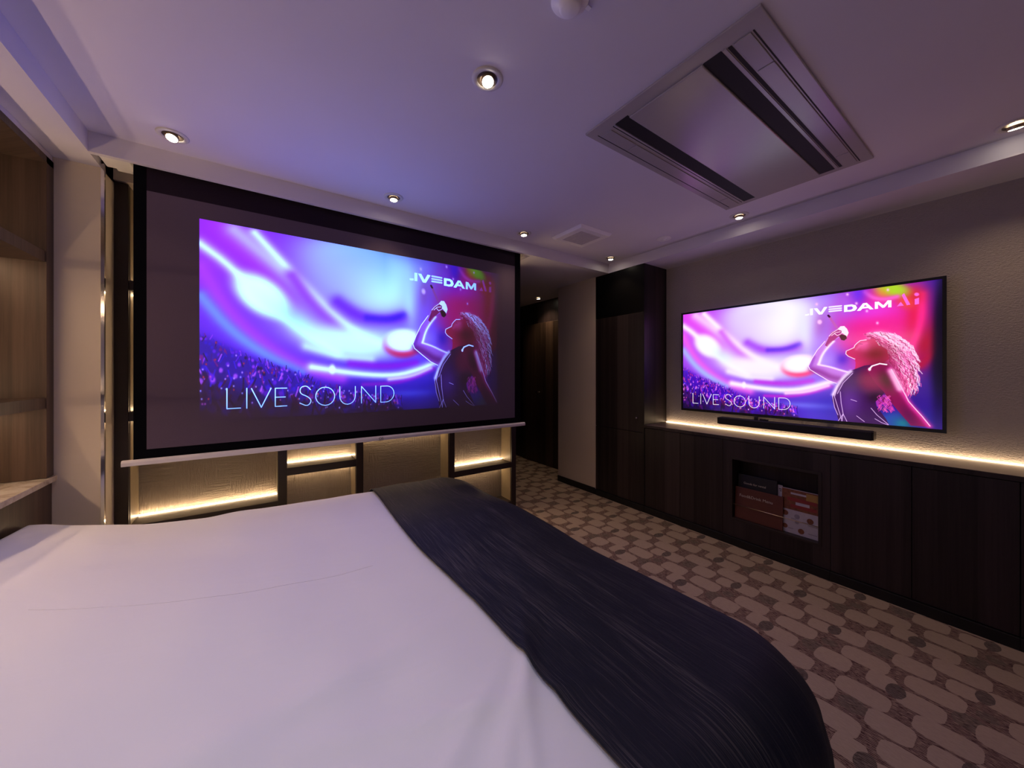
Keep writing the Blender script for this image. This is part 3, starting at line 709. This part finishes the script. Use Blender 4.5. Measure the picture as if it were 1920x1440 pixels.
# ---------------------------------------------------------------- television and sound bar
XT = 3.39
tv = thing('television', 'flat black-framed television showing a concert picture on the right wall', 'television', (XT, 1.13, 1.48))
Y0, Y1, Z0, Z1 = .293, 1.966, 1.003, 1.957
bx('back_shell', (XT+.004, XT+.04, Y0+.02, Y1-.02, Z0+.03, Z1-.03), M['tvblack'], tv, .006)
bx('wall_mount', (XT+.04, XW, .85, 1.4, 1.3, 1.65), M['tvblack'], tv, .003)
bm = bmesh.new()
bz = .0165
box(bm, XT-.006, XT+.01, Y0, Y0+bz, Z0, Z1); box(bm, XT-.006, XT+.01, Y1-bz, Y1, Z0, Z1)
box(bm, XT-.006, XT+.01, Y0+bz, Y1-bz, Z0, Z0+.022); box(bm, XT-.006, XT+.01, Y0+bz, Y1-bz, Z1-bz, Z1)
obj('frame', bm, M['tvblack'], tv)
tvm = picture_mat('television light', im2, TV_E, .12, .6)
p2 = picture_quad('display', [(XT, Y1-bz, Z0+.022), (XT, Y0+bz, Z0+.022), (XT, Y0+bz, Z1-bz), (XT, Y1-bz, Z1-bz)], tvm, tv)
p2['label'] = 'lit display reading LIVE SOUND'
sb = thing('soundbar', 'long black soundbar mounted under the television', 'soundbar', (3.36, 1.09, .92))
bx('bar_body', (3.31, 3.385, .600, 1.585, .917, .978), M['barblack'], sb, .008)
bx('end_cap', (3.312, 3.383, .594, .602, .92, .975), M['tvblack'], sb, .003)
bx('end_cap', (3.312, 3.383, 1.583, 1.590, .92, .975), M['tvblack'], sb, .003)
for y in (.85, 1.33): bx('wall_bracket', (3.384, XW, y-.02, y+.02, .935, .96), M['tvblack'], sb)
bx('cable_clip', [(3.34, 3.36, 1.285, 1.31, .978, 1.004), (3.34, 3.355, 1.21, 1.27, .978, .992)], M['tvblack'], sb, .002)

# ---------------------------------------------------------------- cabinets along the right wall
CT = .86
wt = bx('worktop', [(XC-.012, XW-.002, YN+.01, 2.160, CT-.028, CT-.0006)], M['walnut'], None, .002)
bx('lit_top_surface', (XC-.010, XW-.023, YN+.012, 2.158, CT-.0006, CT), M['worktop'], wt)  # coloured lighter than the wood to paint in the strip's glow
tag(wt, 'continuous dark wood worktop under the television with a glowing rear edge', 'worktop')
ls = bx('led_strip', (XW-.022, XW-.004, YN+.02, 2.155, CT, CT+.005), M['led_wall'], wt); ls['label'] = 'glowing warm strip light at the wall'
PL = .062
def cabinet(name, label, y0, y1, doors, loc_x=XC):
    c = thing(name, label, 'cabinet', (XC+.15, (y0+y1)/2, 0))
    bx('carcass', (XC+.02, XW-.005, y0+.001, y1-.001, PL, CT-.03), M['walnut'], c)
    bx('plinth', (XC-.012, XW-.02, y0, y1, 0, PL), M['black'], c, .002)
    for a, b in doors:
        bx('door_panel', (XC, XC+.019, a+.0015, b-.0015, PL+.004, CT-.032), M['walnut'], c, .0015)
    return c
cabinet('low_cabinet', 'dark wood low cabinet between the tall closet and the menu niche', 1.43, 2.160, [(1.43, 1.795), (1.795, 2.160)])
# cabinet with the open niche
nc = thing('niche_cabinet', 'dark wood cabinet with an open niche holding menus', 'cabinet', (XC+.15, 1.09, 0))
ny0, ny1, nz0, nz1 = .800, 1.375, .203, .700
bx('carcass', [(XC+.02, XW-.005, .756, ny0, PL, CT-.03), (XC+.02, XW-.005, ny1, 1.429, PL, CT-.03), (XC+.02, XW-.005, ny0, ny1, PL, nz0), (XC+.02, XW-.005, ny0, ny1, nz1, CT-.03), (XC+.16, XW-.005, ny0, ny1, nz0, nz1)], M['walnut'], nc)
bx('front_panel', [(XC, XC+.019, .756, ny0, PL+.004, CT-.032), (XC, XC+.019, ny1, 1.429, PL+.004, CT-.032), (XC, XC+.019, ny0, ny1, PL+.004, nz0), (XC, XC+.019, ny0, ny1, nz1, CT-.032)], M['walnut'], nc)
bx('plinth', (XC-.012, XW-.02, .756, 1.43, 0, PL), M['black'], nc, .002)
bx('niche_frame', [(XC-.004, XC+.15, ny0-.001, ny0+.018, nz0, nz1), (XC-.004, XC+.15, ny1-.018, ny1, nz0, nz1), (XC-.004, XC+.15, ny0+.018, ny1-.018, nz1-.018, nz1), (XC-.004, XC+.15, ny0+.018, ny1-.018, nz0, nz0+.016)], M['post'], nc, .001)
bm = bmesh.new(); tube(bm, [(XC+.012, ny0+.016, .325), (XC+.012, ny1-.016, .325)], .0028)
r_ = obj('retaining_rod', bm, M['wire'], nc, smooth=True); r_['label'] = 'thin brass rod across the niche'
# the menus leaning in it
nb = nz0+.0165
def sheet_thing(name, label, cat, y0, y1, z0, z1, x, lean, material, th=.012, bevel=.002):
    t_ = thing(name, label, cat, (x, (y0+y1)/2, z0))
    bm = bmesh.new(); extrude_poly(bm, [(x, y0, z0), (x, y1, z0), (x+lean, y1, z1), (x+lean, y0, z1)], (th, 0, 0))
    obj('cover', bm, material, t_, bevel)
    return t_
mb = sheet_thing('menu_book', 'black rental guide folder standing behind the brown menu', 'menu', 1.078, 1.345, nb, .560, XC+.052, .022, M['menu_black'])
letters('title', 'Goods for rental', .03, (XC+.0505+.0155, 1.302, .489), (0, -1, 0), (.06, 0, 1), M['gold'], mb, .0006, width=.152)
fm = sheet_thing('menu_book', 'rust brown Food&Drink Menu folder behind the brass rod', 'menu', 1.030, 1.352, nb, .462, XC+.026, .016, M['menu_red'])
letters('title', 'Food&Drink Menu', .034, (XC+.0255+.0085, 1.318, .392), (0, -1, 0), (.065, 0, 1), M['gold'], fm, .0006, width=.224)
fl = sheet_thing('flyer', 'white and red food flyer at the right end of the niche', 'flyer', .822, 1.045, nb, .532, XC+.043, .018, M['paper'], .002, 0)
def on_fl(y0, y1, z0, z1, name, material, lift=.001):
    f = lambda z: XC+.043+.018*(z-nb)/(.532-nb)-lift
    bm = bmesh.new(); extrude_poly(bm, [(f(z0), y0, z0), (f(z0), y1, z0), (f(z1), y1, z1), (f(z1), y0, z1)], (.0009, 0, 0)); return obj(name, bm, material, fl)
on_fl(.824, 1.043, .385, .528, 'photo_band', M['food'])
on_fl(.84, 1.01, .448, .472, 'photo_band', M['red'], .0016)
on_fl(.84, .99, .402, .425, 'photo_band', M['red'], .0016)
on_fl(.88, .96, .425, .445, 'photo_band', M['paper'], .0016)
on_fl(.825, .90, .47, .52, 'photo_band', M['yellow'], .0016)
on_fl(.90, .99, .495, .508, 'photo_band', M['paper'], .0016)
for y, z, r, mm in ((1.02, .355, .018, 'food'), (.95, .345, .016, 'greyprint'), (.875, .335, .019, 'food'), (1.02, .262, .016, 'food'), (.925, .25, .018, 'food'), (.95, .305, .012, 'greyprint')):
    f = lambda z: XC+.043+.018*(z-nb)/(.532-nb)-.0018
    bm = bmesh.new(); extrude_poly(bm, [(f(z+r*math.sin(a)), y+r*math.cos(a), z+r*math.sin(a)) for a in [2*math.pi*k/20 for k in range(20)]], (.0009, 0, 0))
    obj('dish_photo', bm, M[mm], fl)
for y, z, w in ((.86, .30, .05), (.97, .322, .03), (.86, .245, .05), (.985, .25, .03), (.90, .312, .04)): on_fl(y-w/2, y+w/2, z, z+.006, 'print_line', M['greyprint'], .0016)
wl = sheet_thing('paper_card', 'small white card peeking out above the brown menu', 'card', 1.048, 1.078, nb, .536, XC+.068+.004, .012, M['paper'], .001, 0)
bm = bmesh.new()
bx('print_mark', [(XC+.0815, XC+.083, 1.052, 1.07, .505, .51), (XC+.081, XC+.083, 1.052, 1.065, .492, .497)], M['ink'], wl)
cabinet('low_cabinet', 'dark wood low cabinet to the right of the menu niche', .033, .755, [(.033, .394), (.394, .755)])
cabinet('low_cabinet', 'dark wood low cabinet at the right edge of the photo', -.69, .032, [(-.69, -.33), (-.33, .032)])
# tall closet
cl = thing('closet', 'tall dark wood closet at the left end of the low cabinets', 'closet', (XC+.2, 2.48, 0))
cy0, cy1 = 2.164, 2.793
bx('carcass', [(XC+.02, XW-.004, cy0+.018, cy1, PL, ZS-.002)], M['walnut'], cl)
bx('side_panel', (XC+.001, XW-.003, cy0, cy0+.0179, CT+.001, ZS-.002), M['walnut'], cl, .001)
bx('side_panel', (XC+.001, XW-.003, cy0, cy0+.0179, PL, CT-.03), M['walnut'], cl)
bx('plinth', (XC-.012, XW-.02, cy0-.002, cy1-.001, 0, PL), M['black'], cl, .002)
for z0, z1, mm in ((PL+.004, .775, 'walnut'), (.779, 1.972, 'walnut'), (1.975, ZS-.003, 'black')):
    d = bx('door_panel', (XC, XC+.019, cy0+.002, cy1-.002, z0, z1), M['closet_black' if mm == 'black' else mm], cl, .0015)
    if mm == 'black': d['label'] = 'black upper door'
    if z0 == .779:
        bm = bmesh.new(); lathe(bm, [(.0001, 0), (.009, 0), (.011, .004), (.008, .012), (.012, .020), (.0001, .024)], 0, 0, 16)
        for v in bm.verts: v.co = Vector((XC-v.co.z, 2.244+v.co.x, .918+v.co.y))
        k = obj('knob', bm, M['chrome'], None, smooth=True); k.parent = d
        for v in k.data.vertices: v.co -= cl.location

# ---------------------------------------------------------------- shelf unit on the left wall
su = thing('shelf_unit', 'brown walnut built-in shelf unit with marble counter at the left edge', 'shelving', (XL-.2, 2.0, 0))
sy0, sy1 = .9, 2.775
XR = XL-.40
bx('end_panel', (XR, XL, 2.705, sy1, .86, 2.42), M['walnut2'], su, .001)
bx('top_panel', (XR, XL, sy0, sy1, 2.385, 2.42), M['walnut2'], su, .001)
bx('filler_strip', (XR, XL-.004, sy0, sy1, 2.42, ZS-.002), M['ceiling'], su)
bx('back_panel', (XR, XR+.012, sy0, 2.705, .86, 2.385), M['walnut2'], su)
for z in (1.905, 1.197):
    s_ = bx('shelf', (XR+.012, XL-.004, sy0, 2.7045, z, z+.052), M['walnut2'], su, .001)
    bx('led_strip', (-1.11, -1.095, sy0+.05, 2.68, z-.006, z-.0005), M['led_shelf'], s_)
    bx('led_strip', (XR+.05, XR+.062, sy0+.05, 2.68, z+.053, z+.058), M['led_up'], s_)
ct = bx('counter', (XR, XL+.012, sy0, sy1, .832, .858), M['marble'], su, .002); ct['label'] = 'cream marble counter'
bx('lower_cabinet', (XR, XL-.006, sy0, sy1, .0, .831), M['walnut2'], su, .001)

# ---------------------------------------------------------------- bed
BX0, BX1, BY0, BY1, BZ = XL+.06, 1.30, .28, 2.58, .56
bed = thing('bed', 'wide low bed in the middle of the room', 'bed', (.25, 1.4, 0))
bx('base', (BX0+.05, BX1-.14, BY0+.14, BY1-.14, 0, .24), M['black'], bed, .01)
bx('mattress', (BX0+.02, BX1-.09, BY0+.09, BY1-.09, .24, .46), M['mattress'], bed, .05)
def n2(x, y, s, o=0): return noise.noise(Vector((x*s+o, y*s+o*1.7, o)))
def top_z(x, y):
    z = .575+.03*n2(x, y, 1.3, 3)+.008*n2(x*2, y, 3.0, 9)
    z += .115*max(0, (.25-x)/1.1)**1.2*(.6+.4*math.sin((y-.4)*1.4))
    z += .052*max(0, min(1, (-.35-x)/.45))**1.5+.012*math.exp(-((x-1.0)/.3)**2)
    # soft tucks that fan towards the camera
    for (ax, ay, dx, dy, w, a) in ((.35, .75, .93, -.36, .03, .007), (.2, 1.0, .97, .22, .05, .006), (-.1, .95, .98, .18, .06, .006), (.42, .62, .72, .69, .022, .007), (.50, .66, .55, .83, .018, .006), (.25, .62, .82, .57, .03, .007)):
        s = (x-ax)*dx+(y-ay)*dy; q = -(x-ax)*dy+(y-ay)*dx
        z += 1.7*a*math.exp(-(q/w)**2)*math.exp(-(s/.35)**2)
    return z
R_, DROP = .15, .42
CR = .10
IX0, IX1, IY0, IY1 = XL+.022, BX1-R_, BY0+R_, BY1-.12
def drape(p, q, off=0.0, seed=0):
    """a point (p, q) of flat cloth -> its place on the bed"""
    rad = [R_, .12]
    cx = min(max(p, IX0), IX1-CR); cy = min(max(q, IY0+CR), IY1-CR)
    ox, oy = p-cx, q-cy
    d = max(abs(ox), abs(oy)); L = math.hypot(ox, oy)
    if L < 1e-6: return Vector((p, q, top_z(p, q)+off))
    ux, uy = ox/L, oy/L
    d = d if L < 1e-6 else (abs(ox)**3+abs(oy)**3)**(1/3)
    if d <= CR:
        h, g = d, 0
    else:
        e = d-CR; r = R_
        if e < r*math.pi/2: h = CR+r*math.sin(e/r); g = r*(1-math.cos(e/r))
        else: h = CR+r+.10*(e-r*math.pi/2); g = r+(e-r*math.pi/2)
    x = cx+ux*(h); y = cy+uy*(h)
    f = max(0, min(1, (g-.04)/.2))
    if f > 0:
        tan = cx-cy+math.atan2(uy, ux)*.25
        wv = f*(.016*math.sin(tan*23+seed)+.014*math.sin(tan*41+1.3+seed)+.02*n2(x, y, 4, 5))
        x += ux*wv; y += uy*wv
    nx = g/(g+.15) if g > 0 else 0
    return Vector((x+ux*off*nx, y+uy*off*nx, top_z(cx+ux*min(h, CR+R_), cy+uy*min(h, CR+R_))+off*(1-nx)-g))
def sheet(name, p0, p1, q0, q1, NX, NY, material, off=0, thick=.006, seed=0, edge=None, parent=None):
    vs = []; fs = []; uvs = []
    for j in range(NY+1):
        for i in range(NX+1):
            q = q0+(q1-q0)*j/NY
            a = p0+(edge(q) if edge else 0); p = a+(p1-a)*i/NX
            v = drape(p, q, off, seed)
            v.z = max(v.z, .03); v.x = max(v.x, XL+.022)
            vs.append(v); uvs.append((p, q))
    for j in range(NY):
        for i in range(NX):
            a = j*(NX+1)+i; fs.append((a, a+1, a+NX+2, a+NX+1))
    me = bpy.data.meshes.new(name); me.from_pydata([tuple(v) for v in vs], [], fs); me.materials.append(material)
    for p in me.polygons: p.use_smooth = True
    uvl = me.uv_layers.new(name='UVMap')
    for lp in me.loops: uvl.data[lp.index].uv = uvs[lp.vertex_index]
    o = bpy.data.objects.new(name, me); COL.objects.link(o)
    s = o.modifiers.new('thickness', 'SOLIDIFY'); s.thickness = thick; s.offset = -1
    return o
dv = sheet('duvet', IX0-.0, IX1+R_+.20, IY0-.38, IY1+.40, 170, 190, M['duvet'])
tag(dv, 'white cotton duvet spread over the bed', 'duvet')
RUN_W = .575
run = sheet('bed_runner', RUN_W, IX1+R_+.34, IY0-.42, IY1+.32, 84, 240, M['runner'], .019, .004, 0,
            edge=lambda q: .012*math.sin(q*2.3)+.008*math.sin(q*6+1)+.02*max(0, (q-1.9)))
tag(run, 'charcoal slub-weave bed runner laid across the foot of the duvet', 'bed runner')
# stitched seam across the duvet
pts = [(-.575, 1.68), (-.36, 1.63), (-.17, 1.585), (-.04, 1.568), (.176, 1.568), (.37, 1.56)]
for _ in range(3):
    q_ = [pts[0]]
    for a, c in zip(pts, pts[1:]): q_ += [(a[0]*.75+c[0]*.25, a[1]*.75+c[1]*.25), (a[0]*.25+c[0]*.75, a[1]*.25+c[1]*.75)]
    pts = q_+[pts[-1]]
bm = bmesh.new(); pp = []
for (a, b), (c, d) in zip(pts, pts[1:]):
    for k in range(6): x = a+(c-a)*k/6; y = b+(d-b)*k/6; pp.append((x, y, top_z(x, y)+.0006))
tube(bm, pp, .0008, 5)
obj('seam', bm, M['duvet'], dv, smooth=True)

# ---------------------------------------------------------------- downlights
def downlight(x, y, aim, label, power=1.0, ring_r=.062, loc_z=ZC, col=WARM, spread=118):
    """recessed swivel downlight: ring, reflector cup, tilted lamp; its own spot light rides with the lamp"""
    t_ = thing('downlight', label, 'ceiling light', (x, y, loc_z), 'ceiling downlights')
    z = loc_z
    bm = bmesh.new(); lathe(bm, [(.040, z-.0015), (.043, z-.005), (.058, z-.006), (ring_r, z-.003), (ring_r+.001, z-.0004)], x, y, 48)
    obj('trim_ring', bm, M['ring'], t_, smooth=True)
    # shallow dark throat
    bm = bmesh.new(); lathe(bm, [(.041, z-.0030), (.038, z-.0012), (.030, z-.0010), (.0001, z-.0010)], x, y, 40)
    obj('throat', bm, M['brass2'], t_, smooth=True)
    ax = Vector((aim[0], aim[1], 0)); tilt = ax.length; ax = Vector((-aim[1], aim[0], 0)).normalized() if tilt > 0 else Vector((1, 0, 0))
    R4 = Matrix.Translation((0, 0, z)) @ Matrix.Rotation(-tilt, 4, ax)
    bm = bmesh.new(); lathe(bm, [(.0255, -.004), (.0265, -.013), (.0255, -.0215), (.0225, -.0205)], x, y, 32, M4=R4)
    cup = obj('lamp_cup', bm, M['brass'], t_, smooth=True)
    bm = bmesh.new(); lathe(bm, [(.0226, -.0206), (.0001, -.0206)], x, y, 32, M4=R4)
    obj('lamp_face', bm, M['disc'], t_)
    ld = bpy.data.lights.new('downlight_lamp', 'SPOT'); ld.energy = SPOT_W*power; ld.color = col; ld.spot_size = math.radians(spread); ld.spot_blend = 1.0; ld.shadow_soft_size = .022
    lo = bpy.data.objects.new('downlight_lamp', ld); COL.objects.link(lo); lo.parent = t_
    d = (R4.to_3x3() @ Vector((0, 0, -1))).normalized()
    lo.location = d*.045
    lo.rotation_euler = d.to_track_quat('-Z', 'Y').to_euler()
    return t_
M['brass2'] = plain('shadowed lamp throat', (.10, .07, .05, 1), .5)
downlight(.735, 1.241, (-.10, -.38), 'downlight nearest the middle of the ceiling, over the bed', 1.0)
downlight(-.378, 2.424, (-.12, -.38), 'leftmost downlight, by the beam above the screen end', 1.0)
downlight(.712, 2.436, (.0, -.08), 'downlight above the middle of the projection screen', .8)
downlight(1.799, 2.436, (.0, -.08), 'downlight above the right end of the projection screen', .8)
downlight(2.915, 2.45, (.0, .0), 'downlight in the ceiling corner above the tall closet', .8, spread=105)
downlight(2.928, 1.247, (.0, .0), 'downlight between the air conditioner and the television wall', 1.0, spread=100)
downlight(2.936, .044, (.25, .0), 'downlight at the right edge of the photo', .9, spread=100)
downlight(3.23, 4.02, (.1, .0), 'small downlight in the dark corridor ceiling', 1.1, .05, ZS)
# two added downlights out of view, tinted cool to brighten bed and ceiling
downlight(-.40, .25, (-.1, .25), 'added unseen downlight over the near side of the bed', 3.6, col=(.74, .80, 1.12), spread=100)
downlight(.25, -.50, (.0, .35), 'added unseen downlight near the wall behind the bed', 3.0, col=(.85, .80, .98), spread=95)

# ---------------------------------------------------------------- ceiling fittings
ac = thing('air_conditioner', 'flush rectangular cassette air conditioner in the ceiling', 'air conditioner', (2.0, .86, ZC))
z = ZC
bx('panel_frame', (1.300, 2.735, .490, 1.250, z-.010, z-.0003), M['ac_plastic'], ac, .003)
bx('intake_panel', (1.365, 2.685, .708, 1.042, z-.019, z-.0101), M['ac_plastic'], ac, .004)
bx('slot', [(1.366, 2.690, .642, .7075, z-.0116, z-.0101), (1.356, 2.687, 1.0425, 1.112, z-.0116, z-.0101)], M['gap'], ac)
for y0, y1 in ((.5475, .603), (1.149, 1.2095)):
    bx('flap', (1.57, 2.535, y0, y1, z-.015, z-.0101), M['ac_plastic'], ac, .0015)
    bx('end_piece', (1.372, 1.565, y0, y1, z-.0145, z-.0101), M['ac_plastic'], ac, .0015)
    bx('end_piece', (2.540, 2.69, y0, y1, z-.0145, z-.0101), M['ac_plastic'], ac, .0015)
bx('groove', [(1.372, 2.69, .6095, .622, z-.0112, z-.0101), (1.36, 2.69, 1.124, 1.131, z-.0112, z-.0101), (1.352, 2.70, 1.2135, 1.217, z-.0112, z-.0101), (1.372, 2.70, .537, .5415, z-.0112, z-.0101), (2.678, 2.6815, .708, 1.042, z-.0112, z-.0101)], M['gap'], ac)
bx('louver_rib', [(1.368, 2.688, .6255, .638, z-.0145, z-.0101), (1.358, 2.688, 1.1135, 1.1225, z-.0145, z-.0101)], M['ac_plastic'], ac)

ve = thing('ceiling_vent', 'square white ventilation grille in the ceiling near the closet', 'vent', (2.235, 2.2, ZC))
bm = bmesh.new()
def frus(bm, x0, x1, y0, y1, z0, z1, ins):
    a = [bm.verts.new(p) for p in ((x0, y0, z0), (x1, y0, z0), (x1, y1, z0), (x0, y1, z0))]
    b = [bm.verts.new(p) for p in ((x0+ins, y0+ins, z1), (x1-ins, y0+ins, z1), (x1-ins, y1-ins, z1), (x0+ins, y1-ins, z1))]
    for k in range(4): bm.faces.new((a[k], a[(k+1) % 4], b[(k+1) % 4], b[k]))
    bm.faces.new(b); bm.faces.new(a[::-1])
frus(bm, 2.055, 2.425, 2.02, 2.378, z-.0004, z-.024, .016)
obj('vent_frame', bm, M['white_plastic'], ve, .002)
bm = bmesh.new(); box(bm, 2.125, 2.355, 2.088, 2.310, z-.0262, z-.0241)
obj('grille_plate', bm, M['grille'], ve)
bm = bmesh.new()
for k in range(15): box(bm, 2.13, 2.35, 2.095+.0148*k, 2.0975+.0148*k, z-.0275, z-.0262)
obj('grille_slats', bm, M['grille'], ve)
sd = thing('smoke_detector', 'round white smoke detector at the top edge of the photo', 'smoke detector', (.79, .825, ZC))
bm = bmesh.new(); lathe(bm, [(.060, z-.0004), (.060, z-.008), (.055, z-.014), (.036, z-.018), (.034, z-.034), (.026, z-.040), (.0001, z-.041)], .79, .825, 48)
obj('detector_body', bm, M['white_plastic'], sd, smooth=True)
bx('indicator', (.845, .862, .80, .815, z-.012, z-.008), M['white_plastic'], sd, .001)
rs = thing('ceiling_sensor', 'small flat round sensor in the ceiling beside the dropped band', 'sensor', (2.884, 1.834, ZC))
bm = bmesh.new(); lathe(bm, [(.062, z-.0004), (.060, z-.006), (.045, z-.010), (.014, z-.011), (.012, z-.018), (.0001, z-.019)], 2.884, 1.834, 40)
obj('sensor_body', bm, M['white_plastic'], rs, smooth=True)
# ---------------------------------------------------------------- end
